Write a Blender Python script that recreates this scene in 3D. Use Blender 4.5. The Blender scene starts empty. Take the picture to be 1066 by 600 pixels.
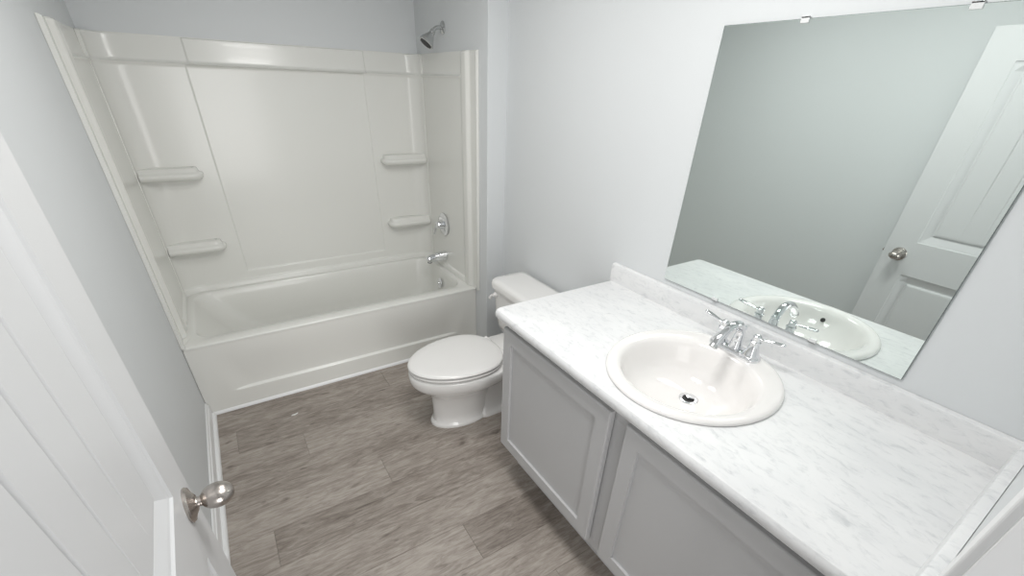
import bpy, bmesh, math, random
from mathutils import Vector, Matrix
random.seed(4)
S = bpy.context.scene
PI = math.pi

# ------------------------------------------------------------------ camera
cam = bpy.data.cameras.new('camera'); cam_o = bpy.data.objects.new('camera', cam)
S.collection.objects.link(cam_o); S.camera = cam_o
yaw, pitch, roll = 0.5889, -0.5593, 0.0418
fw = Vector((math.sin(yaw)*math.cos(pitch), math.cos(yaw)*math.cos(pitch), math.sin(pitch)))
rt = Vector((math.cos(yaw), -math.sin(yaw), 0)); up = rt.cross(fw)
r2 = rt*math.cos(roll) + up*math.sin(roll); u2 = -rt*math.sin(roll) + up*math.cos(roll)
M = Matrix((r2, u2, -fw)).transposed().to_4x4(); M.translation = Vector((0.3426, -2.2, 1.4625))
cam_o.matrix_world = M
cam.sensor_width = 36.0; cam.lens = 447.13/1066*36.0; cam.shift_y = 70.0/1066
cam.clip_start = 0.01

# ------------------------------------------------------------------ light
world = bpy.data.worlds.new('world'); S.world = world; world.use_nodes = True
bg = world.node_tree.nodes['Background']
bg.inputs[0].default_value = (0.99, 1.0, 0.99, 1); bg.inputs[1].default_value = 0.15
S.view_settings.view_transform = 'Standard'; S.view_settings.look = 'None'
S.view_settings.gamma = 1.0; S.view_settings.use_curve_mapping = False
S.view_settings.exposure = 0.0
def area(name, loc, target, sx, sy, power, col=(1, 1, 1)):
    l = bpy.data.lights.new(name, 'AREA'); l.shape = 'RECTANGLE'; l.size = sx; l.size_y = sy
    l.energy = power; l.color = col
    o = bpy.data.objects.new(name, l); S.collection.objects.link(o); o.location = loc
    d = Vector(target) - Vector(loc); o.rotation_euler = d.to_track_quat('-Z', 'Y').to_euler()
    return o
area('hall_light', (0.45, -4.0, 1.10), (0.7, -1.0, 0.9), 1.2, 1.8, 34, (1.0, 0.995, 0.985))
area('hall_fill_left', (-1.0, -3.7, 1.05), (0.9, -1.0, 0.8), 1.4, 1.8, 15, (1.0, 0.995, 0.985))  # added fill from the left, no window there; brightens right wall and cabinets
area('ceiling_fill', (0.85, -1.50, 2.10), (0.85, -1.5, 0), 0.35, 0.35, 12.0, (1.0, 0.99, 0.97))  # added overhead fill for the vanity end, no known fixture
area('ceiling_fill', (0.80, -0.70, 2.10), (0.80, -0.7, 0), 0.35, 0.35, 6.4, (1.0, 0.99, 0.97))  # second invented fill, lifts the toilet and tub end; no lamp known here

# ------------------------------------------------------------------ materials
def mat(name, col, rough=0.5, metal=0.0, spec=0.5, coat=0.0, build=None):
    m = bpy.data.materials.new(name); m.use_nodes = True
    b = m.node_tree.nodes['Principled BSDF']
    b.inputs['Base Color'].default_value = (*col, 1); b.inputs['Roughness'].default_value = rough
    b.inputs['Metallic'].default_value = metal; b.inputs['Specular IOR Level'].default_value = spec
    b.inputs['Coat Weight'].default_value = coat; b.inputs['Coat Roughness'].default_value = 0.08
    if build: build(m.node_tree, b)
    return m
def noise_bump(scale, strength, dist=0.001, detail=3):
    def f(nt, b):
        tc = nt.nodes.new('ShaderNodeTexCoord'); n = nt.nodes.new('ShaderNodeTexNoise')
        n.inputs['Scale'].default_value = scale; n.inputs['Detail'].default_value = detail
        bp = nt.nodes.new('ShaderNodeBump'); bp.inputs['Strength'].default_value = strength; bp.inputs['Distance'].default_value = dist
        nt.links.new(tc.outputs['Object'], n.inputs['Vector']); nt.links.new(n.outputs['Fac'], bp.inputs['Height'])
        nt.links.new(bp.outputs['Normal'], b.inputs['Normal'])
    return f
def ramp(nt, stops):
    r = nt.nodes.new('ShaderNodeValToRGB'); e = r.color_ramp.elements
    while len(e) < len(stops): e.new(0.5)
    for k, (p, c) in enumerate(stops): e[k].position = p; e[k].color = (*c, 1)
    return r
def marble(nt, b):
    tc = nt.nodes.new('ShaderNodeTexCoord'); mp = nt.nodes.new('ShaderNodeMapping')
    mp.inputs['Rotation'].default_value = (0.1, 0.1, -0.30); mp.inputs['Scale'].default_value = (2.3, 1.0, 2.3)
    n1 = nt.nodes.new('ShaderNodeTexNoise'); n1.inputs['Scale'].default_value = 26; n1.inputs['Detail'].default_value = 7
    n1.inputs['Roughness'].default_value = 0.68; n1.inputs['Distortion'].default_value = 0.5
    n2 = nt.nodes.new('ShaderNodeTexNoise'); n2.inputs['Scale'].default_value = 5.0; n2.inputs['Detail'].default_value = 3
    nt.links.new(tc.outputs['Object'], mp.inputs['Vector'])
    nt.links.new(mp.outputs['Vector'], n1.inputs['Vector']); nt.links.new(mp.outputs['Vector'], n2.inputs['Vector'])
    a = ramp(nt, [(0.30, (0.62, 0.63, 0.64)), (0.41, (0.74, 0.745, 0.75)), (0.50, (0.80, 0.803, 0.805))])
    c = ramp(nt, [(0.35, (0.93, 0.935, 0.94)), (0.6, (1, 1, 1))])
    mx = nt.nodes.new('ShaderNodeMixRGB'); mx.blend_type = 'MULTIPLY'; mx.inputs[0].default_value = 1
    nt.links.new(n1.outputs['Fac'], a.inputs[0]); nt.links.new(n2.outputs['Fac'], c.inputs[0])
    nt.links.new(a.outputs[0], mx.inputs[1]); nt.links.new(c.outputs[0], mx.inputs[2])
    nt.links.new(mx.outputs[0], b.inputs['Base Color'])
def plank(nt, b):
    at = nt.nodes.new('ShaderNodeAttribute'); at.attribute_name = 'tone'
    tc = nt.nodes.new('ShaderNodeTexCoord'); sp = nt.nodes.new('ShaderNodeSeparateXYZ'); cb = nt.nodes.new('ShaderNodeCombineXYZ')
    nt.links.new(tc.outputs['Object'], sp.inputs[0])
    def math_(op, a, v):
        m = nt.nodes.new('ShaderNodeMath'); m.operation = op
        for i, q in enumerate((a, v)):
            if isinstance(q, (int, float)): m.inputs[i].default_value = q
            else: nt.links.new(q, m.inputs[i])
        return m.outputs[0]
    off = math_('MULTIPLY', at.outputs['Fac'], 37.0)
    nt.links.new(math_('ADD', sp.outputs[0], off), cb.inputs[0]); nt.links.new(sp.outputs[1], cb.inputs[1]); nt.links.new(off, cb.inputs[2])
    def nz(sc, det, rough, mscale, dist=0.0):
        mp = nt.nodes.new('ShaderNodeMapping'); mp.inputs['Scale'].default_value = mscale
        n = nt.nodes.new('ShaderNodeTexNoise'); n.inputs['Scale'].default_value = sc; n.inputs['Detail'].default_value = det
        n.inputs['Roughness'].default_value = rough; n.inputs['Distortion'].default_value = dist
        nt.links.new(cb.outputs[0], mp.inputs['Vector']); nt.links.new(mp.outputs[0], n.inputs['Vector'])
        return n.outputs['Fac']
    g1 = nz(8, 7, 0.68, (0.9, 4.2, 1), 1.3)       # broad cathedral grain
    g2 = nz(45, 4, 0.6, (0.45, 5.0, 1), 0.4)      # fine streaks
    g3 = nz(3.0, 3, 0.5, (1.0, 2.2, 1))            # cloudy patches
    g4 = nz(10, 2, 0.5, (0.8, 2.4, 1), 0.5)        # knots
    s = math_('ADD', math_('ADD', math_('MULTIPLY', g1, 0.52), math_('MULTIPLY', g2, 0.30)), math_('MULTIPLY', g3, 0.18))
    s = math_('ADD', s, math_('MULTIPLY', math_('SUBTRACT', at.outputs['Fac'], 0.5), 0.15))
    r = ramp(nt, [(0.34, (0.175, 0.147, 0.127)), (0.46, (0.288, 0.251, 0.220)), (0.56, (0.390, 0.348, 0.311)), (0.70, (0.506, 0.462, 0.418))])
    nt.links.new(s, r.inputs[0])
    k = ramp(nt, [(0.24, (0.55, 0.53, 0.52)), (0.33, (1, 1, 1))]); nt.links.new(g4, k.inputs[0])
    mx = nt.nodes.new('ShaderNodeMixRGB'); mx.blend_type = 'MULTIPLY'; mx.inputs[0].default_value = 1
    nt.links.new(r.outputs[0], mx.inputs[1]); nt.links.new(k.outputs[0], mx.inputs[2])
    nt.links.new(mx.outputs[0], b.inputs['Base Color'])
    bp = nt.nodes.new('ShaderNodeBump'); bp.inputs['Strength'].default_value = 0.15; bp.inputs['Distance'].default_value = 0.001
    nt.links.new(g2, bp.inputs['Height']); nt.links.new(bp.outputs['Normal'], b.inputs['Normal'])

M_wall = mat('wall_paint', (0.70, 0.72, 0.73), 0.55, spec=0.35, build=noise_bump(260, 0.12))
M_ceil = mat('ceiling_paint', (0.82, 0.83, 0.83), 0.8, build=noise_bump(200, 0.2))
M_trim = mat('trim_paint', (0.84, 0.845, 0.85), 0.3, build=noise_bump(90, 0.05))
M_door = mat('door_paint', (0.69, 0.695, 0.705), 0.33, build=noise_bump(120, 0.08))
M_tub = mat('acrylic_white', (0.80, 0.80, 0.765), 0.23, coat=0.12, build=noise_bump(6, 0.05, 0.004, 1))
M_cer = mat('porcelain', (0.84, 0.83, 0.815), 0.09, coat=0.4, build=noise_bump(8, 0.03, 0.003, 1))
M_seat = mat('seat_plastic', (0.80, 0.79, 0.775), 0.22, build=noise_bump(30, 0.03))
M_sink = mat('sink_china', (0.86, 0.84, 0.825), 0.08, coat=0.4, build=noise_bump(8, 0.03, 0.003, 1))
M_counter = mat('marble_laminate', (0.85, 0.85, 0.85), 0.35, build=marble)
M_cab = mat('cabinet_grey', (0.54, 0.54, 0.545), 0.38, build=noise_bump(150, 0.1))
M_cabin = mat('cabinet_interior', (0.25, 0.24, 0.23), 0.7, build=noise_bump(80, 0.1))
M_chrome = mat('chrome', (0.82, 0.83, 0.85), 0.07, 1.0, build=noise_bump(20, 0.02))
M_nickel = mat('brushed_nickel', (0.50, 0.46, 0.43), 0.27, 1.0, build=noise_bump(300, 0.03))
M_steel = mat('shower_metal', (0.62, 0.63, 0.63), 0.22, 1.0, build=noise_bump(40, 0.03))
M_dark = mat('dark_rubber', (0.03, 0.03, 0.03), 0.6, build=noise_bump(60, 0.1))
M_mirror = mat('mirror_silver', (0.80, 0.86, 0.835), 0.012, 1.0)
M_glassedge = mat('glass_edge', (0.16, 0.20, 0.19), 0.15, build=noise_bump(60, 0.05))
M_clip = mat('clear_plastic', (0.75, 0.76, 0.76), 0.15, build=noise_bump(60, 0.05))
M_floor = mat('vinyl_plank', (0.3, 0.27, 0.25), 0.42, spec=0.4, build=plank)
M_gap = mat('floor_seam', (0.10, 0.09, 0.085), 0.8, build=noise_bump(60, 0.1))
M_chip = mat('paper_white', (0.82, 0.82, 0.80), 0.7, build=noise_bump(60, 0.2))

# ------------------------------------------------------------------ helpers
def link(name, bm, m, parent=None, smooth=35, bevel=0):
    me = bpy.data.meshes.new(name); bm.to_mesh(me); bm.free()
    me.materials.append(m)
    if smooth:
        for p in me.polygons: p.use_smooth = True
        me.set_sharp_from_angle(angle=math.radians(smooth))
    o = bpy.data.objects.new(name, me); S.collection.objects.link(o)
    if parent: o.parent = parent; o.matrix_parent_inverse = parent.matrix_world.inverted()
    if bevel:
        b = o.modifiers.new('bevel', 'BEVEL'); b.width = bevel; b.segments = 3; b.limit_method = 'ANGLE'; b.angle_limit = math.radians(40)
        b.harden_normals = False
    return o
def thing(name, label, cat, loc, group=None):
    o = bpy.data.objects.new(name, None); S.collection.objects.link(o); o.location = loc; o.empty_display_size = 0.05
    o['label'] = label; o['category'] = cat
    if group: o['group'] = group
    bpy.context.view_layer.update()
    return o
def tag(o, label, cat, group=None):
    o['label'] = label; o['category'] = cat
    if group: o['group'] = group
    return o
def structure(o): o['kind'] = 'structure'; return o
def box(bm, a, b):
    vs = [bm.verts.new((x, y, z)) for z in (a[2], b[2]) for x, y in ((a[0], a[1]), (b[0], a[1]), (b[0], b[1]), (a[0], b[1]))]
    for f in ((0, 3, 2, 1), (4, 5, 6, 7), (0, 1, 5, 4), (1, 2, 6, 5), (2, 3, 7, 6), (3, 0, 4, 7)): bm.faces.new([vs[i] for i in f])
def boxes(*bb):
    bm = bmesh.new()
    for a, b in bb: box(bm, a, b)
    return bm
def loft(bm, rings, cap0=True, cap1=True, closed=True):
    R = [[bm.verts.new(p) for p in r] for r in rings]
    n = len(R[0])
    for i in range(len(R)-1):
        for k in range(n if closed else n-1):
            bm.faces.new((R[i][k], R[i][(k+1) % n], R[i+1][(k+1) % n], R[i+1][k]))
    if cap0: bm.faces.new(list(reversed(R[0])))
    if cap1: bm.faces.new(R[-1])
    return R
def fixn(bm): bmesh.ops.recalc_face_normals(bm, faces=bm.faces); return bm
def frame_of(t):
    t = Vector(t).normalized(); a = Vector((0, 0, 1)) if abs(t.z) < 0.9 else Vector((1, 0, 0))
    u = t.cross(a).normalized(); return u, t.cross(u).normalized()
def tube(bm, pts, radii, n=20, flat=None):
    """pts along a path, one radius each; flat=(up vector, factor) squashes the section along up"""
    P = [Vector(p) for p in pts]; u = None; rings = []
    for i, p in enumerate(P):
        t = (P[min(i+1, len(P)-1)] - P[max(i-1, 0)]).normalized()
        if u is None: u, v = frame_of(t)
        else: u = (u - t*u.dot(t)).normalized()
        v = t.cross(u)
        ring = []
        for k in range(n):
            a = 2*PI*k/n; d = (u*math.cos(a) + v*math.sin(a))*radii[i]
            if flat: w = Vector(flat[0]); w = (w - t*w.dot(t)).normalized(); d = d - w*(d.dot(w)*(1-flat[1]))
            ring.append(p + d)
        rings.append(ring)
    loft(bm, rings)
def smooth_path(pts, rad, m=8):
    P = [Vector(p) for p in pts]; out = []; rr = []
    for i in range(len(P)-1):
        p0, p1, p2, p3 = P[max(i-1, 0)], P[i], P[i+1], P[min(i+2, len(P)-1)]
        for k in range(m):
            t = k/m
            out.append(0.5*((2*p1)+(p2-p0)*t+(2*p0-5*p1+4*p2-p3)*t*t+(3*p1-p0-3*p2+p3)*t**3)); rr.append(rad[i]*(1-t)+rad[i+1]*t)
    out.append(P[-1]); rr.append(rad[-1]); return out, rr
def lathe(bm, origin, axis, prof, n=40, sx=1.0, sy=1.0, uv=None):
    """prof: (distance along axis, radius)"""
    o = Vector(origin); t = Vector(axis).normalized(); u, v = uv if uv else frame_of(t)
    u, v = Vector(u), Vector(v)
    loft(bm, [[o + t*d + u*(math.cos(2*PI*k/n)*r*sx) + v*(math.sin(2*PI*k/n)*r*sy) for k in range(n)] for d, r in prof])
def rrect(x0, x1, y0, y1, r, nc=8, ns=12):
    """rounded rectangle with constant vertex count; r may be a 4-tuple (x0y0, x1y0, x1y1, x0y1)"""
    R = r if isinstance(r, tuple) else (r,)*4
    C = [(x0+R[0], y0+R[0], PI, R[0]), (x1-R[1], y0+R[1], 1.5*PI, R[1]), (x1-R[2], y1-R[2], 0, R[2]), (x0+R[3], y1-R[3], PI/2, R[3])]
    pts = []
    for i, (cx, cy, a0, rr) in enumerate(C):
        arc = [(cx+rr*math.cos(a0+PI/2*k/nc), cy+rr*math.sin(a0+PI/2*k/nc)) for k in range(nc+1)]
        pts += arc
        nx = C[(i+1) % 4]; a = arc[-1]; b = (nx[0]+nx[3]*math.cos(nx[2]), nx[1]+nx[3]*math.sin(nx[2]))
        pts += [(a[0]+(b[0]-a[0])*k/ns, a[1]+(b[1]-a[1])*k/ns) for k in range(1, ns)]
    return pts
def sst(e0, e1, x):
    t = min(1, max(0, (x-e0)/(e1-e0))); return t*t*(3-2*t)
def steps(a, b, n, extra=()):
    s = {round(a+(b-a)*k/n, 5) for k in range(n+1)}
    for c, w in extra:
        for k in range(-4, 5): 
            q = round(c+w*k/4, 5)
            if a <= q <= b: s.add(q)
    out = []
    for q in sorted(s):
        if not out or q-out[-1] > 2e-4: out.append(q)
    return out
def sheet(bm, us, vs, f, thick_dir):
    """grid surface f(u,v)->point, given thickness backwards along thick_dir (a function giving the back point)"""
    F = [[bm.verts.new(f(u, v)) for v in vs] for u in us]
    nu, nv = len(us), len(vs)
    for i in range(nu-1):
        for j in range(nv-1): bm.faces.new((F[i][j], F[i+1][j], F[i+1][j+1], F[i][j+1]))
    edge = [(i, 0) for i in range(nu)] + [(nu-1, j) for j in range(1, nv)] + [(i, nv-1) for i in range(nu-2, -1, -1)] + [(0, j) for j in range(nv-2, 0, -1)]
    B = [bm.verts.new(thick_dir(us[i], vs[j])) for i, j in edge]
    E_ = [F[i][j] for i, j in edge]
    for k in range(len(edge)):
        k2 = (k+1) % len(edge); bm.faces.new((E_[k2], E_[k], B[k], B[k2]))
    bm.faces.new(B)

# ------------------------------------------------------------------ room shell
W = 1.631; D = 0.712; T = 1.524; JY = -0.131; NY = -2.246; H = 2.12
structure(link('wall_left', boxes(((-0.12, -2.40, 0), (0, D+0.12, H))), M_wall, smooth=0))
structure(link('wall_back', boxes(((0, D, 0), (T, D+0.12, H))), M_wall, smooth=0))
structure(link('wall_right', boxes(((W, -2.40, 0), (W+0.12, JY, H))), M_wall, smooth=0))
structure(link('wall_shower_side', boxes(((T, JY, 0), (W+0.12, D+0.12, H))), M_wall, smooth=0, bevel=0.003))
DX0, DX1, DZ = 0.150, 0.895, 1.765
structure(link('wall_front', boxes(((0, NY-0.11, 0), (DX0-0.02, NY, H)), ((DX1+0.02, NY-0.11, 0), (W, NY, H)), ((DX0-0.02, NY-0.11, DZ+0.02), (DX1+0.02, NY, H))), M_wall, smooth=0))
structure(link('ceiling', boxes(((-0.12, -2.40, H), (W+0.12, D+0.12, H+0.1))), M_ceil, smooth=0))

# floor: planks run along x, rows 0.17 deep
def floor_mesh():
    bm = bmesh.new(); lay = bm.faces.layers.float.new('tone')
    row_seam = {0: 0.86, 1: 0.10, 2: 0.37, 3: 1.12, 4: 0.638, 5: 0.175, 6: 1.28, 7: 0.80, 8: 0.30, 9: 1.0, 10: 0.5}
    tones = {(2, 0): 0.35, (2, 1): 0.62, (4, 0): 0.70, (4, 1): 0.45, (5, 0): 0.60, (5, 1): 0.22, (7, 0): 0.68, (7, 1): 0.12, (1, 1): 0.25, (0, 0): 0.4, (0, 1): .55, (3, 0): 0.38, (6, 0): 0.40, (8, 0): 0.45, (8, 1): 0.5, (3,1):.5, (6,1):.6}
    g = 0.0005
    for k in range(-1, 18):
        y1 = min(-0.025-0.17*k, 0.02); y0 = max(-0.025-0.17*(k+1), -2.62)
        if y0 >= y1: continue
        xs = [row_seam.get(k, random.uniform(0.1, 1.1))]
        while xs[0] > 0.0: xs.insert(0, xs[0]-1.22)
        while xs[-1] < 1.64: xs.append(xs[-1]+1.22)
        j = 0
        for a, b in zip(xs, xs[1:]):
            a, b = max(a, -0.02), min(b, 1.66)
            if b-a < 0.02: continue
            vs = [bm.verts.new(p) for p in ((a+g, y0+g, 0), (b-g, y0+g, 0), (b-g, y1-g, 0), (a+g, y1-g, 0))]
            vb = [bm.verts.new((v.co.x, v.co.y, -0.004)) for v in vs]
            t = tones.get((k, j), random.uniform(0.2, 0.75)); j += 1
            fs = [bm.faces.new(vs)] + [bm.faces.new((vb[i], vb[(i+1) % 4], vs[(i+1) % 4], vs[i])) for i in range(4)]
            for f in fs: f[lay] = t
    return bm
fl = structure(link('floor', floor_mesh(), M_floor, smooth=0))
bm = boxes(((-0.12, -2.7, -0.1), (W+0.12, D+0.12, -0.003)))
structure(link('floor_underlay', bm, M_gap, smooth=0))

# trims
def run(prof, a, b, side):
    """extrude a (offset from wall, z) profile from a to b; side = outward normal"""
    bm = bmesh.new(); s = Vector(side)
    rings = [[Vector(p) + s*o + Vector((0, 0, z)) for o, z in prof] for p in (a, b)]
    loft(bm, rings); return fixn(bm)
BASE = [(0, 0), (0.013, 0), (0.013, 0.062), (0.011, 0.068), (0.008, 0.070), (0.007, 0.078), (0.004, 0.082), (0, 0.082)]
SHOE = [(0, 0)] + [(0.015*math.sin(a)*1.0+0.0, 0.017*math.cos(a)) for a in [PI/2*(1-k/6) for k in range(7)]]
structure(link('baseboard_left', run(BASE, (0, -0.004, 0), (0, NY, 0), (1, 0, 0)), M_trim))
structure(link('trim_1', run([(o+0.013, z) for o, z in SHOE], (0, -0.004, 0), (0, NY, 0), (1, 0, 0)), M_trim))
structure(link('trim_2', run(SHOE, (0.014, 0.008, 0), (T, 0.008, 0), (0, -1, 0)), M_trim))
structure(link('baseboard_right', run(BASE, (W, JY, 0), (W, -1.036, 0), (-1, 0, 0)), M_trim))
structure(link('trim_3', run([(o+0.013, z) for o, z in SHOE], (W, JY-0.013, 0), (W, -1.036, 0), (-1, 0, 0)), M_trim))
structure(link('trim_4', run(SHOE, (T, 0.0, 0), (T, JY, 0), (-1, 0, 0)), M_trim))
# door jamb and casing in the front wall
structure(link('trim_5', boxes(((DX0-0.02, NY-0.112, 0), (DX0-0.004, NY+0.002, DZ)), ((DX1, NY-0.112, 0), (DX1+0.02, NY+0.002, DZ)), ((DX0-0.02, NY-0.112, DZ), (DX1+0.02, NY+0.002, DZ+0.02))), M_trim, smooth=0, bevel=0.001))
structure(link('trim_6', boxes(((DX1+0.008, NY, 0), (DX1+0.064, NY+0.012, DZ+0.06)), ((DX0-0.06, NY, DZ+0.006), (DX1+0.02, NY+0.012, DZ+0.062))), M_trim, smooth=0, bevel=0.003))

# ------------------------------------------------------------------ bathtub
RZ = 0.391
tub = thing('bathtub', 'white glossy alcove bathtub with a wide rim and recessed apron below the shower walls', 'bathtub', (T/2, D/2, 0))
def tub_shell():
    bm = bmesh.new(); rings = []
    def R(x0, x1, y0, y1, r, z): rings.append([(x, y, z) for x, y in rrect(x0, x1, y0, y1, r, 12, 16)])
    e = 0.002
    R(e, T-e, 0.004, D-e, 0.004, RZ-0.030)
    R(e, T-e, 0.001, D-e, 0.004, RZ-0.012)
    R(e, T-e, 0.000, D-e, 0.004, RZ-0.007)
    R(e, T-e, 0.002, D-e, 0.004, RZ-0.0015)
    R(e, T-e, 0.006, D-e, 0.006, RZ)
    R(0.048, T-0.050, 0.078, D-0.047, 0.085, RZ-0.0005)
    R(0.053, T-0.053, 0.083, D-0.050, 0.088, RZ-0.004)
    R(0.058, T-0.056, 0.088, D-0.054, 0.090, RZ-0.012)
    R(0.070, T-0.060, 0.095, D-0.060, 0.095, RZ-0.040)
    R(0.125, T-0.070, 0.104, D-0.072, 0.110, RZ-0.12)
    R(0.190, T-0.085, 0.115, D-0.085, 0.125, RZ-0.20)
    R(0.250, T-0.100, 0.128, D-0.098, 0.135, RZ-0.26)
    R(0.300, T-0.125, 0.150, D-0.120, 0.130, RZ-0.29)
    R(0.360, T-0.170, 0.190, D-0.160, 0.110, RZ-0.302)
    R(0.700, T-0.500, 0.340, D-0.300, 0.030, RZ-0.306)
    loft(bm, rings, cap0=False)
    return bm
link('basin', tub_shell(), M_tub, tub, smooth=60)
def apron():
    bm = bmesh.new()
    def rr_sd(x, z, x0, x1, z0, z1, r):
        cx, cz = (x0+x1)/2, (z0+z1)/2; qx, qz = abs(x-cx)-(x1-x0)/2+r, abs(z-cz)-(z1-z0)/2+r
        return math.hypot(max(qx, 0), max(qz, 0)) + min(max(qx, qz), 0) - r
    def f(x, z):
        sl = max(z-0.11, 0)*0.30; e = min(sst(0.120-sl, 0.230-sl, x), sst(T-0.120+sl, T-0.230+sl, x))
        y = 0.002 + 0.013*e*sst(0.104, 0.116, z)*sst(0.37, 0.13, z)
        return (x, y, z)
    us = steps(0.002, T-0.002, 90, ((0.14, 0.06), (T-0.14, 0.06))); vs = steps(0.0, RZ-0.018, 50, ((0.110, 0.01),))
    sheet(bm, us, vs, f, lambda u, v: (u, 0.05, v)); return fixn(bm)
link('apron', apron(), M_tub, tub, smooth=60)
bm = bmesh.new(); ax = Vector((-1, 0, 0.18)).normalized()
lathe(bm, (T-0.076, 0.385, 0.296), ax, [(0, 0.034), (0.004, 0.035), (0.008, 0.032), (0.010, 0.026), (0.011, 0.010), (0.0095, 0.0005)])
ov = link('overflow_plate', fixn(bm), M_chrome, tub)
bm = bmesh.new(); lathe(bm, (T-0.088, 0.385, 0.298), ax, [(0, 0.006), (0.004, 0.006), (0.006, 0.003)], n=16); link('screw', fixn(bm), M_steel, ov)
bm = bmesh.new(); lathe(bm, (T-0.22, 0.37, RZ-0.305), (0, 0, 1), [(0, 0.03), (0.003, 0.03), (0.005, 0.024), (0.004, 0.01)]); link('drain', fixn(bm), M_chrome, tub)

# ------------------------------------------------------------------ surround
sur = thing('shower_surround', 'white moulded shower wall surround rising from the tub rim', 'shower surround', (T/2, D, RZ))
ZT = 1.602; ZB = 1.497
def bead(z, c, w): return math.exp(-((z-c)/w)**2)
def back_f(x, z):
    y = 0.690
    # corner coves
    r = 0.095
    for q in (x-0.018, (T-0.018)-x):
        if q < r: q = max(q, 0); y -= (r - math.sqrt(max(0, r*r-(r-q)**2)))*0.8
    if z < ZB:
        inx = min(sst(0.347, 0.357, x), sst(1.192, 1.182, x)); inz = sst(0.470, 0.480, z)
        y += 0.008*min(inx, inz)
    else:
        y += 0.008*sst(ZB, ZB+0.006, z) - 0.006*min(sst(0.362, 0.372, x), sst(1.207, 1.197, x)) + 0.0
        y += 0.010*sst(ZB+0.008, ZT, z)
    y -= 0.007*bead(z, ZB, 0.008)
    y -= 0.012*sst(0.430, 0.420, z)
    y += 0.010*sst(ZT-0.006, ZT, z)
    return (x, min(y, D-0.003), z)
bm = bmesh.new()
us = steps(0.004, T-0.004, 60, ((0.03, 0.012), (0.055, 0.02), (0.352, 0.006), (0.367, 0.006), (1.187, 0.006), (1.202, 0.006), (T-0.03, 0.012), (T-0.055, 0.02)))
vs = steps(RZ+0.001, ZT, 40, ((0.432, 0.009), (0.475, 0.006), (ZB, 0.016), (ZT-0.004, 0.004)))
sheet(bm, us, vs, back_f, lambda u, v: (u, D-0.001, v)); link('back_panel', fixn(bm), M_tub, sur, smooth=70)
def side_h(y, z, b, r0, r1):
    h = 0.005 + 0.011*sst(b+0.006, b+0.001, y)
    h += 0.018*sst(r0-0.012, r0+0.012, y)
    h -= 0.008*sst(r1-0.02, r1+0.03, y)
    if z > ZB: 
        a = sst(r1+0.01, r1+0.03, y); h -= (0.008*sst(ZB, ZB+0.006, z) + 0.008*sst(ZB+0.008, ZT, z))*a
    h += 0.007*bead(z, ZB, 0.008)*sst(r1, r1+0.03, y)
    h += 0.010*sst(0.430, 0.420, z)*sst(r1, r1+0.03, y)
    h -= 0.008*sst(ZT-0.006, ZT, z)
    return max(h, 0.003)
for sgn, nm in ((1, 'end_panel'), (-1, 'end_panel')):
    bm = bmesh.new(); X = (lambda h: h) if sgn > 0 else (lambda h: T-h)
    b, r0, r1 = (0.002, 0.115, 0.215) if sgn > 0 else (-0.040, 0.045, 0.105)
    ys = steps(b-0.006, 0.706, 40, ((b+0.004, 0.006), (r0, 0.012), (r1, 0.02), (r1+0.02, 0.012)))
    sheet(bm, ys, vs, lambda u, v: (X(side_h(u, v, b, r0, r1)), u, v), lambda u, v: (X(0.001), u, v)); link(nm, fixn(bm), M_tub, sur, smooth=70)
def shelf(x0, x1, z, free):   # free: side with the rounded end
    bm = bmesh.new(); rings = []
    yb = 0.700; yf = 0.612
    def ring(ins, zz, df=0.0):
        rad = max(0.010, 0.050-ins)
        R = (0.003, rad, 0.002, 0.002) if free > 0 else (rad, 0.003, 0.002, 0.002)
        a, b = (x0, x1-ins) if free > 0 else (x0+ins, x1)
        return [(x, y, zz) for x, y in rrect(a, b, yf+ins+df, yb, R, 8, 8)]
    rings = [ring(0.034, z-0.060), ring(0.014, z-0.055), ring(0.004, z-0.046), ring(0.0, z-0.036), ring(0.002, z-0.028), ring(0.008, z-0.023), ring(0.014, z-0.021), ring(0.018, z-0.017), ring(0.021, z-0.006), ring(0.025, z-0.001), ring(0.031, z)]
    loft(bm, rings); return fixn(bm)
for x0, x1, z, fr in ((0.022, 0.288, 1.055, 1), (0.022, 0.288, 0.682, 1), (1.225, T-0.022, 1.075, -1), (1.225, T-0.022, 0.690, -1)):
    link('shelf', shelf(x0, x1, z, fr), M_tub, sur, smooth=50)

# ------------------------------------------------------------------ shower fittings
sh = thing('overhead_shower', 'small brushed metal shower head on a bent arm high on the right wall', 'shower head', (T, 0.338, 1.705))
bm = bmesh.new(); lathe(bm, (T, 0.338, 1.705), (-1, 0, 0), [(0, 0.029), (0.003, 0.030), (0.006, 0.027), (0.010, 0.016), (0.012, 0.011)]); link('wall_flange', fixn(bm), M_steel, sh)
bm = bmesh.new(); pts, rr = smooth_path([(T-0.004, 0.338, 1.705), (T-0.026, 0.338, 1.705), (T-0.044, 0.338, 1.699), (T-0.058, 0.338, 1.685)], [0.0095]*4); tube(bm, pts, rr); link('arm', fixn(bm), M_steel, sh)
bm = bmesh.new(); hax = Vector((-0.62, 0.0, -0.78))
lathe(bm, (T-0.054, 0.338, 1.690), hax, [(0, 0.013), (0.012, 0.0155), (0.016, 0.013), (0.022, 0.016), (0.036, 0.024), (0.054, 0.034), (0.066, 0.039), (0.072, 0.039), (0.074, 0.036), (0.072, 0.033), (0.073, 0.002)])
hd = link('spray_head', fixn(bm), M_steel, sh)
bm = bmesh.new(); lathe(bm, Vector((T-0.054, 0.338, 1.690))+hax.normalized()*0.0725, hax, [(0, 0.031), (0.002, 0.030), (0.003, 0.001)]); link('spray_face', fixn(bm), M_dark, hd)

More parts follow.
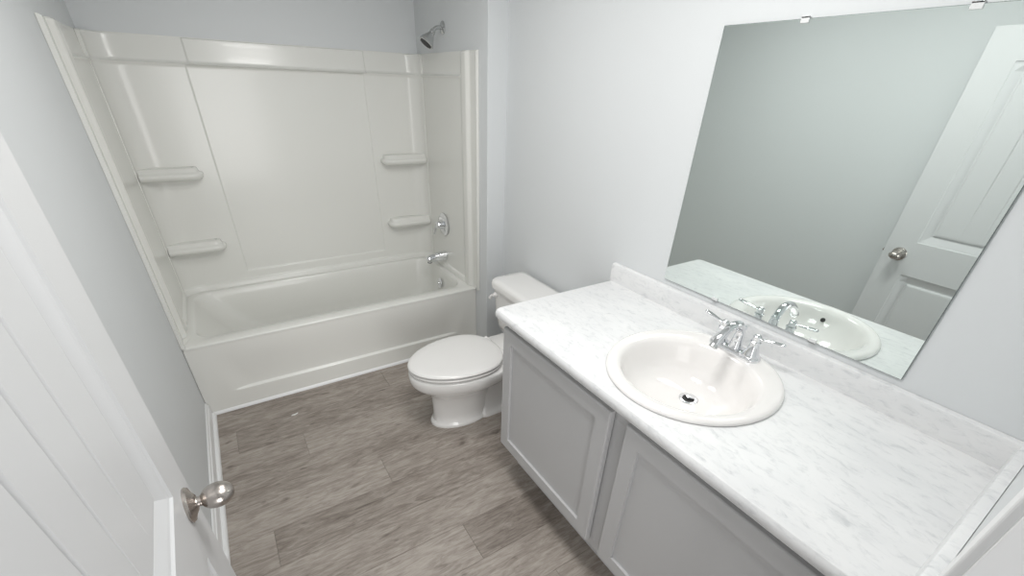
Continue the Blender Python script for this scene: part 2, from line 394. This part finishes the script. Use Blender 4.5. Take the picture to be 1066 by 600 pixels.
VY, VZ = 0.398, 0.688; XS = T-0.021
va = thing('shower_valve', 'round chrome shower valve with a lever handle above the tub spout', 'shower valve', (XS, VY, VZ))
bm = bmesh.new(); lathe(bm, (XS, VY, VZ), (-1, 0, 0), [(-0.001, 0.070), (0.003, 0.071), (0.007, 0.066), (0.010, 0.052), (0.013, 0.030)]); link('escutcheon', fixn(bm), M_chrome, va)
bm = bmesh.new(); lathe(bm, (XS-0.010, VY, VZ), (-1, 0, 0), [(0, 0.030), (0.02, 0.025), (0.034, 0.023), (0.040, 0.019), (0.043, 0.008)]); link('hub', fixn(bm), M_chrome, va)
bm = bmesh.new(); pts, rr = smooth_path([(XS-0.034, VY, VZ+0.004), (XS-0.048, VY+0.014, VZ-0.018), (XS-0.052, VY+0.026, VZ-0.048), (XS-0.056, VY+0.031, VZ-0.066)], [0.010, 0.009, 0.0085, 0.006]); tube(bm, pts, rr); link('lever', fixn(bm), M_chrome, va)

SY, SZ = 0.400, 0.480
sp = thing('tub_spout', 'chrome tub filler spout over the right end of the tub', 'spout', (XS, SY, SZ))
bm = bmesh.new()
pts, rr = smooth_path([(XS+0.003, SY, SZ), (XS-0.03, SY, SZ), (XS-0.08, SY, SZ-0.004), (XS-0.118, SY, SZ-0.012), (XS-0.130, SY, SZ-0.016)], [0.031, 0.030, 0.028, 0.025, 0.018]); tube(bm, pts, rr, 24); link('spout_body', fixn(bm), M_chrome, sp)
bm = bmesh.new(); lathe(bm, (XS, SY, SZ), (-1, 0, 0), [(0, 0.030), (0.006, 0.030), (0.009, 0.026)]); link('wall_flange', fixn(bm), M_chrome, sp)
bm = bmesh.new(); lathe(bm, (XS-0.112, SY, SZ-0.026), (0, 0, -1), [(0, 0.015), (0.008, 0.015), (0.010, 0.012), (0.006, 0.002)], n=24); link('outlet', fixn(bm), M_dark, sp)

# ------------------------------------------------------------------ toilet
CYT = -0.610
to = thing('toilet', 'white two-piece toilet with closed lid between the tub and the vanity', 'toilet', (1.25, CYT, 0))
def egg(xf, xb, hw, n=64, xw=0.62, p=1.95, pb=2.3):
    """outline: rounded tip at xf, flatter rear at xb, widest at fraction xw from the tip"""
    xm = xf + (xb-xf)*xw; out = []
    for k in range(n):
        a = 2*PI*k/n; c, s = math.cos(a), math.sin(a)
        q = pb if c > 0 else p
        rx = (xb-xm) if c > 0 else (xm-xf)
        x = xm + math.copysign(abs(c)**(2/q), c)*rx; y = CYT + math.copysign(abs(s)**(2/q), s)*hw
        out.append((x, y))
    return out
def eggr(xf, xb, hw, z, **k): return [(x, y, z) for x, y in egg(xf, xb, hw, **k)]
bm = bmesh.new()
# pedestal and bowl
loft(bm, [eggr(0.935, 1.26, 0.098, 0.0, xw=0.5), eggr(0.934, 1.26, 0.100, 0.010, xw=0.5), eggr(0.938, 1.26, 0.096, 0.018, xw=0.5), eggr(0.948, 1.25, 0.091, 0.024, xw=0.5), eggr(0.952, 1.25, 0.088, 0.06, xw=0.5),
          eggr(0.950, 1.255, 0.088, 0.12, xw=0.5), eggr(0.945, 1.27, 0.092, 0.165, xw=0.5), eggr(0.925, 1.30, 0.116, 0.200, xw=0.5), eggr(0.893, 1.33, 0.142, 0.228, xw=0.53),
          eggr(0.866, 1.36, 0.167, 0.250, xw=0.57), eggr(0.853, 1.37, 0.180, 0.270, xw=0.60), eggr(0.848, 1.375, 0.185, 0.292, xw=0.60), eggr(0.848, 1.375, 0.186, 0.314, xw=0.60), eggr(0.852, 1.375, 0.182, 0.322, xw=0.60), eggr(0.862, 1.37, 0.172, 0.325, xw=0.60)])
# rear trapway body and foot
def rr3(x0, x1, hw, r, z): return [(x, y, z) for x, y in rrect(x0, x1, CYT-hw, CYT+hw, r, 8, 6)]
loft(bm, [rr3(1.16, 1.52, 0.096, 0.05, 0), rr3(1.16, 1.52, 0.097, 0.05, 0.010), rr3(1.16, 1.52, 0.092, 0.05, 0.024), rr3(1.17, 1.51, 0.085, 0.045, 0.034), rr3(1.17, 1.50, 0.072, 0.04, 0.06), rr3(1.17, 1.50, 0.068, 0.04, 0.14),
          rr3(1.17, 1.50, 0.075, 0.04, 0.20), rr3(1.18, 1.52, 0.095, 0.05, 0.26), rr3(1.19, 1.56, 0.115, 0.05, 0.30), rr3(1.19, 1.585, 0.125, 0.05, 0.32), rr3(1.20, 1.59, 0.125, 0.05, 0.332), rr3(1.21, 1.585, 0.118, 0.045, 0.337)])
# curved trapway bulge on both sides
for s in (-1, 1):
    pts, rr = smooth_path([(1.20, CYT+s*0.052, 0.20), (1.28, CYT+s*0.056, 0.235), (1.37, CYT+s*0.056, 0.20), (1.42, CYT+s*0.054, 0.11), (1.44, CYT+s*0.05, 0.03)], [0.030, 0.036, 0.038, 0.036, 0.034]); tube(bm, pts, rr, 16)
link('bowl', fixn(bm), M_cer, to, smooth=50)
for s in (-1, 1):
    bm = bmesh.new(); lathe(bm, (1.30, CYT+s*0.090, 0.026), (0, 0, 1), [(0, 0.013), (0.010, 0.013), (0.017, 0.009), (0.020, 0.003)], n=24); link('bolt_cap', fixn(bm), M_seat, to)
def slab(rings_spec): 
    bm = bmesh.new(); loft(bm, [eggr(a, b, h, z, xw=0.60) for a, b, h, z in rings_spec]); return fixn(bm)
link('seat', slab([(0.868, 1.300, 0.166, 0.327), (0.855, 1.305, 0.178, 0.329), (0.850, 1.305, 0.183, 0.334), (0.850, 1.305, 0.183, 0.339), (0.855, 1.303, 0.178, 0.343), (0.866, 1.30, 0.168, 0.3445)]), M_seat, to, smooth=50)
lid = link('seat_lid', slab([(0.866, 1.300, 0.168, 0.3485), (0.853, 1.308, 0.180, 0.350), (0.848, 1.308, 0.184, 0.355), (0.851, 1.306, 0.181, 0.361), (0.864, 1.298, 0.170, 0.365), (0.90, 1.27, 0.135, 0.3675), (1.0, 1.19, 0.05, 0.3685)]), M_seat, to, smooth=50)
for s in (-1, 1):
    bm = bmesh.new(); tube(bm, [(1.300, CYT+s*0.075-0.022, 0.349), (1.300, CYT+s*0.075+0.022, 0.349)], [0.013, 0.013]); link('seat_hinge', fixn(bm), M_seat, to)
# tank
def tk(x0, x1, hw, r, z): return [(x, y, z) for x, y in rrect(x0, x1, CYT-hw, CYT+hw, (r, r*0.5, r*0.5, r), 10, 10)]
bm = bmesh.new(); loft(bm, [tk(1.440, 1.590, 0.180, 0.05, 0.337), tk(1.425, 1.598, 0.198, 0.055, 0.345), tk(1.418, 1.600, 0.208, 0.055, 0.37), tk(1.408, 1.602, 0.218, 0.055, 0.46), tk(1.402, 1.603, 0.224, 0.055, 0.574)])
link('tank', fixn(bm), M_cer, to, smooth=50)
bm = bmesh.new(); loft(bm, [tk(1.398, 1.606, 0.228, 0.055, 0.574), tk(1.392, 1.610, 0.235, 0.055, 0.578), tk(1.391, 1.611, 0.236, 0.055, 0.602), tk(1.395, 1.609, 0.232, 0.054, 0.612), tk(1.405, 1.604, 0.222, 0.05, 0.6175), tk(1.43, 1.585, 0.19, 0.04, 0.6185)])
link('tank_lid', fixn(bm), M_cer, to, smooth=50)
bm = bmesh.new(); lathe(bm, (1.404, CYT+0.170, 0.545), (-1, 0, 0), [(-0.002, 0.014), (0.006, 0.014), (0.010, 0.010), (0.016, 0.008)], n=24)
pts, rr = smooth_path([(1.388, CYT+0.172, 0.545), (1.382, CYT+0.184, 0.536), (1.381, CYT+0.192, 0.522)], [0.008, 0.0075, 0.0095]); tube(bm, pts, rr, 16)
link('flush_lever', fixn(bm), M_seat, to)

# ------------------------------------------------------------------ vanity cabinet
FX = 1.090; CY0 = -2.243; CY1 = -1.036; CT = 0.757
vb = thing('vanity_cabinet', 'grey shaker bathroom vanity cabinet under the marble-look counter', 'cabinet', ((FX+W)/2, -1.63, 0))
link('carcass', boxes(((FX+0.02, CY1-0.016, 0.11), (W-0.002, CY1, CT)), ((FX+0.087, CY1-0.016, 0.0), (W-0.002, CY1, 0.11)), ((FX+0.02, CY0, 0.11), (W-0.002, CY0+0.016, CT)), ((FX+0.087, CY0, 0.0), (W-0.002, CY0+0.016, 0.11)), ((FX+0.02, CY0+0.016, 0.11), (W-0.002, CY1-0.016, 0.126)), ((W-0.010, CY0+0.016, 0.126), (W-0.002, CY1-0.016, CT))), M_cab, vb, smooth=0, bevel=0.001)
link('face_frame', boxes(((FX, CY0, 0.155), (FX+0.02, CY1, 0.19)), ((FX, CY0, CT-0.055), (FX+0.02, CY1, CT-0.001)), ((FX, CY1-0.045, 0.19), (FX+0.02, CY1, CT-0.055)), ((FX, CY0, 0.19), (FX+0.02, CY0+0.04, CT-0.055)), ((FX, -1.685, 0.19), (FX+0.02, -1.575, CT-0.055))), M_cab, vb, smooth=0, bevel=0.0008)
link('toe_kick', boxes(((FX+0.075, CY0+0.016, 0.0), (FX+0.087, CY1-0.016, 0.11))), M_cab, vb, smooth=0)
def cab_door(y0, y1, z0, z1):
    bm = bmesh.new(); X = FX-0.004
    def rg(ins, x): return [(x, y0+ins, z0+ins), (x, y1-ins, z0+ins), (x, y1-ins, z1-ins), (x, y0+ins, z1-ins)]
    fwid = 0.052
    loft(bm, [rg(0, X), rg(0, X-0.014), rg(0.0015, X-0.017), rg(0.004, X-0.019), rg(fwid, X-0.019), rg(fwid+0.0005, X-0.010)])
    return fixn(bm)
link('cabinet_door', cab_door(-1.603, -1.053, 0.176, 0.731), M_cab, vb, smooth=0)
link('cabinet_door', cab_door(-2.210, -1.660, 0.176, 0.731), M_cab, vb, smooth=0)

# ------------------------------------------------------------------ countertop
SCX, SCY, SA, SB = 1.336, -1.634, 0.250, 0.231    # sink centre, outer half axes
CZ = 0.7925
ct = thing('countertop', 'white marble-look laminate countertop with a low backsplash on the vanity', 'countertop', (1.34, -1.63, CT))
def counter():
    x0, x1, y0, y1 = 1.050, W-0.001, -2.2445, -1.008
    base = rrect(x0, x1, y0, y1, (0.001, 0.001, 0.001, 0.022), 10, 60)
    def outl(ins):
        return rrect(x0+ins, x1, y0, y1-ins, (0.001, 0.001, 0.001, 0.022), 10, 60)
    hole = []
    for x, y in base:
        a = math.atan2((y-SCY), (x-SCX)); ca, sa = math.cos(a), math.sin(a); r = 1/math.sqrt((ca/(SA-0.025))**2+(sa/(SB-0.025))**2)
        hole.append((SCX+ca*r, SCY+sa*r))
    rings = []
    for ins, z in ((0.012, CT), (0.004, CT+0.003), (0.0, CT+0.010), (0.0, CZ-0.014), (0.002, CZ-0.007), (0.006, CZ-0.002), (0.012, CZ)):
        rings.append([(x, y, z) for x, y in outl(ins)])
    rings.append([(x, y, CZ) for x, y in hole]); rings.append([(x, y, CT) for x, y in hole]); rings.append([(x, y, CT) for x, y in outl(0.012)])
    bm = bmesh.new(); loft(bm, rings, cap0=False, cap1=False); bmesh.ops.remove_doubles(bm, verts=bm.verts, dist=1e-5); return fixn(bm)
link('counter_slab', counter(), M_counter, ct, smooth=30)
def splash_prof(): return [(0, 0), (0.019, 0), (0.019, 0.066), (0.017, 0.071), (0.012, 0.0735), (0.0, 0.0735)]
link('backsplash', run(splash_prof(), (W-0.001, -1.010, CZ), (W-0.001, -2.2455, CZ), (-1, 0, 0)), M_counter, ct, smooth=40)
link('side_splash', run(splash_prof(), (W-0.020, NY+0.001, CZ), (1.060, NY+0.001, CZ), (0, 1, 0)), M_counter, ct, smooth=40)

# ------------------------------------------------------------------ sink
sk = thing('sink_basin', 'white oval drop-in sink basin set in the countertop', 'sink', (SCX, SCY, CZ))
BX, BA, BB = SCX-0.022, 0.185, 0.188     # bowl opening centre x and half axes
def ell(cx, cy, a, b, z, n=96, p=2.0): return [(cx+a*math.copysign(abs(math.cos(t))**(2/p), math.cos(t)), cy+b*math.copysign(abs(math.sin(t))**(2/p), math.sin(t)), z) for t in (2*PI*k/n for k in range(n))]
bm = bmesh.new()
rim = [ell(SCX, SCY, SA-0.028, SB-0.028, CT-0.02), ell(SCX, SCY, SA-0.028, SB-0.028, CZ-0.002), ell(SCX, SCY, SA-0.002, SB-0.002, CZ+0.0005), ell(SCX, SCY, SA, SB, CZ+0.004), ell(SCX, SCY, SA-0.003, SB-0.003, CZ+0.010), ell(SCX, SCY, SA-0.010, SB-0.010, CZ+0.0135), ell(SCX-0.002, SCY, SA-0.022, SB-0.018, CZ+0.0135)]
DRX, DRY = 1.372, SCY+0.004
rim += [ell(BX, SCY, BA+0.008, BB+0.012, CZ+0.0115), ell(BX, SCY, BA, BB+0.003, CZ+0.008), ell(BX, SCY, BA-0.007, BB-0.004, CZ-0.002), ell(BX+0.001, SCY, BA-0.013, BB-0.010, CZ-0.018), ell(BX+0.004, SCY, BA-0.024, BB-0.020, CZ-0.045), ell(BX+0.012, SCY, BA-0.042, BB-0.036, CZ-0.070),
        ell(BX+0.022, SCY, BA-0.066, BB-0.062, CZ-0.090), ell(BX+0.034, SCY, BA-0.098, BB-0.098, CZ-0.103), ell(BX+0.046, SCY+0.002, BA-0.130, BB-0.132, CZ-0.110), ell(DRX, DRY, 0.034, 0.034, CZ-0.1135), ell(DRX, DRY, 0.022, 0.022, CZ-0.115)]
loft(bm, rim, cap0=False, cap1=True)
link('bowl', fixn(bm), M_sink, sk, smooth=60)
bm = bmesh.new(); lathe(bm, (DRX, DRY, CZ-0.1155), (0, 0, 1), [(0, 0.028), (0.003, 0.028), (0.0045, 0.024), (0.003, 0.018)], n=36); dr = link('drain_ring', fixn(bm), M_chrome, sk)
bm = bmesh.new(); lathe(bm, (DRX, DRY, CZ-0.112), (0, 0, 1), [(0, 0.0175), (0.0012, 0.0172)], n=32); link('drain_hole', fixn(bm), M_dark, dr)
bm = bmesh.new(); lathe(bm, (DRX+0.004, DRY, CZ-0.110), (0.25, 0, 1), [(0, 0.013), (0.004, 0.0145), (0.007, 0.012), (0.008, 0.004)], n=32); link('stopper', fixn(bm), M_chrome, dr)
bm = bmesh.new(); lathe(bm, (BX-BA+0.0175, SCY, CZ-0.026), (1, 0, 0.5), [(0, 0.008), (0.0025, 0.008), (0.0028, 0.005)], n=24); link('overflow_hole', fixn(bm), M_dark, sk)

# ------------------------------------------------------------------ faucet
FCX, FZ = 1.530, CZ+0.012
fa = thing('faucet', 'chrome two-handle faucet with a curved spout at the back of the sink', 'faucet', (FCX, SCY, FZ))
bm = bmesh.new()
loft(bm, [[(x, y, z) for x, y in rrect(FCX-0.026+i, FCX+0.026-i, SCY-0.080+i, SCY+0.080-i, 0.0255-i, 10, 8)] for i, z in ((0, FZ-0.0), (0, FZ+0.007), (0.003, FZ+0.012), (0.009, FZ+0.015))])
link('base_plate', fixn(bm), M_chrome, fa, smooth=50)
bell = [(d*0.9, r) for d, r in [(0, 0.0235), (0.006, 0.0235), (0.012, 0.0205), (0.026, 0.0165), (0.040, 0.0130), (0.047, 0.0125), (0.050, 0.0150), (0.054, 0.0150), (0.058, 0.0115), (0.066, 0.0105), (0.072, 0.0115), (0.077, 0.0085), (0.080, 0.002)]]
for s in (-1, 1):
    bm = bmesh.new(); by = SCY+s*0.052
    lathe(bm, (FCX, by, FZ+0.010), (0, 0, 1), bell, n=32)
    hb = link('handle_body', fixn(bm), M_chrome, fa)
    bm = bmesh.new()
    pts, rr = smooth_path([(FCX, by+s*0.004, FZ+0.070), (FCX+0.002, by+s*0.020, FZ+0.072), (FCX+0.004, by+s*0.046, FZ+0.076), (FCX+0.006, by+s*0.070, FZ+0.079), (FCX+0.006, by+s*0.076, FZ+0.079)], [0.0060, 0.0050, 0.0075, 0.0078, 0.003])
    tube(bm, pts, rr, 18, flat=((0, 0, 1), 0.6)); link('handle_lever', fixn(bm), M_chrome, hb)
bm = bmesh.new()
pts, rr = smooth_path([(FCX, SCY, FZ+0.010), (FCX+0.001, SCY, FZ+0.040), (FCX+0.000, SCY, FZ+0.068), (FCX-0.020, SCY, FZ+0.094), (FCX-0.058, SCY, FZ+0.097), (FCX-0.096, SCY, FZ+0.078), (FCX-0.120, SCY, FZ+0.052)], [0.021, 0.0155, 0.0125, 0.0120, 0.0120, 0.0118, 0.0118], 10)
tube(bm, pts, rr, 24)
spt = link('spout', fixn(bm), M_chrome, fa, smooth=50)
bm = bmesh.new(); dv = Vector((-0.024, 0, -0.026)).normalized(); lathe(bm, Vector((FCX-0.117, SCY, FZ+0.055)), dv, [(0, 0.0128), (0.010, 0.0128), (0.011, 0.010), (0.008, 0.002)], n=24); link('aerator', fixn(bm), M_steel, spt)
bm = bmesh.new(); lathe(bm, (FCX+0.020, SCY, FZ+0.010), (0, 0, 1), [(0, 0.0028), (0.055, 0.0028), (0.058, 0.006), (0.064, 0.0068), (0.070, 0.004)], n=16); link('lift_rod', fixn(bm), M_chrome, fa)

# ------------------------------------------------------------------ mirror
MY0, MY1, MZ0, MZ1 = -1.998, -1.261, 0.887, 1.6245
mi = thing('wall_mirror', 'large frameless rectangular wall mirror above the backsplash', 'mirror', (W, (MY0+MY1)/2, MZ0))
link('backing', boxes(((W-0.005, MY0, MZ0), (W-0.0005, MY1, MZ1))), M_glassedge, mi, smooth=0)
bm = bmesh.new()
def mr(ins, x): return [(x, MY0+ins, MZ0+ins), (x, MY1-ins, MZ0+ins), (x, MY1-ins, MZ1-ins), (x, MY0+ins, MZ1-ins)]
loft(bm, [mr(0.0008, W-0.005), mr(0.0008, W-0.006)]); link('mirror_glass', fixn(bm), M_mirror, mi, smooth=0)
for y, z, s in ((-1.481, MZ1, 1), (-1.797, MZ1, 1), (-1.473, MZ0, -1), (-1.786, MZ0, -1)):
    bm = boxes(((W-0.009, y-0.010, z-s*0.009), (W-0.006, y+0.010, z+s*0.004)), ((W-0.009, y-0.010, z), (W-0.0005, y+0.010, z+s*0.004)))
    fixn(bm); link('mirror_clip', bm, M_clip, mi, smooth=0, bevel=0.001)

# ------------------------------------------------------------------ entry door
th = 0.0365
dn = Vector((math.cos(th), math.sin(th), 0)); de = Vector((math.sin(th), -math.cos(th), 0)); dp = Vector((0.1481, -1.4257, 0))
DW, DT, DH0, DH1 = 0.755, 0.035, 0.010, 1.733
door = thing('panel_door', 'white two-panel plank-style door swung open against the left wall', 'door', tuple(dp+de*DW))
UP = (0.112, DW-0.112, 0.893, 1.617); LO = (0.112, DW-0.112, 0.19, 0.735)
PROF = [(0, 0), (0.003, 0.004), (0.009, 0.0055), (0.034, 0.0150), (0.040, 0.0155), (0.045, 0.0095), (0.052, 0.0080)]
def pdep(t):
    if t <= 0: return 0
    for (a, da), (b, db) in zip(PROF, PROF[1:]):
        if t <= b: return da+(db-da)*(t-a)/(b-a)
    return PROF[-1][1]
GR = [0.175+0.0747*k for k in range(6)]
def ddepth(s, z):
    for k, (a, b, c, d) in enumerate((UP, LO)):
        if a < s < b and c < z < d:
            t = min(s-a, b-s, z-c, d-z); v = pdep(t)
            if k == 0 and t > 0.052:
                for g in GR:
                    q = abs(s-g)
                    if q < 0.005: v += 0.0035*(1-q/0.005)
            return v
    return 0
def cuts(lo, hi, a, b): return [a+t for t, _ in PROF]+[b-t for t, _ in PROF]
ss = [0, DW]+cuts(0, 0, UP[0], UP[1])
for g in GR[1:]: ss += [g-0.005, g, g+0.005]
zs = [DH0, DH1, 0.8, 1.2, 1.4]+cuts(0, 0, UP[2], UP[3])+cuts(0, 0, LO[2], LO[3])
ss = sorted({round(v, 5) for v in ss if 0 <= v <= DW}); zs = sorted({round(v, 5) for v in zs})
bm = bmesh.new()
def dpt(s, z, o): p = dp+de*s+dn*o; return (p.x, p.y, z)
sheet(bm, ss, zs, lambda s, z: dpt(s, z, -ddepth(s, z)), lambda s, z: dpt(s, z, -DT)); link('door_leaf', fixn(bm), M_door, door, smooth=0)
KS, KZ = 0.068, 0.826
kb = dp+de*KS+Vector((0, 0, KZ))
for sgn in (1, -1):
    n_ = dn*sgn; o_ = kb if sgn > 0 else kb-dn*DT
    bm = bmesh.new(); lathe(bm, o_, n_, [(-0.001, 0.031), (0.003, 0.032), (0.006, 0.030), (0.009, 0.022), (0.012, 0.017), (0.014, 0.014)], n=48); link('rosette', fixn(bm), M_nickel, door)
    bm = bmesh.new()
    prof = [(0.010, 0.0125), (0.015, 0.0100), (0.018, 0.0095), (0.0200, 0.0105)] + [(0.045-0.026*math.cos(PI*k/16), max(0.0005, 0.0245*math.sin(PI*k/16)**0.9)) for k in range(2, 17)]
    if sgn < 0: prof = [(d*0.95, r) for d, r in prof]
    lathe(bm, o_, n_, prof, n=48, sx=1.05, sy=0.80, uv=(de, Vector((0, 0, 1)))); link('knob', fixn(bm), M_nickel, door)
bm = bmesh.new(); lb = dp-dn*DT*0.5+Vector((0, 0, KZ)); 
lathe(bm, lb, -de, [(-0.001, 0.010), (0.003, 0.009), (0.008, 0.0075), (0.009, 0.002)], n=20); link('latch_bolt', fixn(bm), M_nickel, door)
for z in (0.25, 0.9, 1.52):
    bm = bmesh.new(); c = dp+de*(DW+0.004)-dn*0.006; lathe(bm, (c.x, c.y, z-0.04), (0, 0, 1), [(0, 0.006), (0.08, 0.006)], n=16); link('hinge', fixn(bm), M_nickel, door)

# ------------------------------------------------------------------ scrap on the floor
bm = bmesh.new()
sheet(bm, [k/6 for k in range(7)], [0, 1], lambda u, v: (0.345+0.030*u+0.004*v, -0.200-0.010*math.sin(u*2.4)+0.012*u+0.007*v, 0.0015+0.003*math.sin(u*PI)+0.0005), lambda u, v: (0.345+0.030*u+0.004*v, -0.200-0.010*math.sin(u*2.4)+0.012*u+0.007*v, 0.0008))
tag(link('paper_scrap', fixn(bm), M_chip), 'tiny curled white scrap lying on the wood-look floor near the tub', 'scrap')
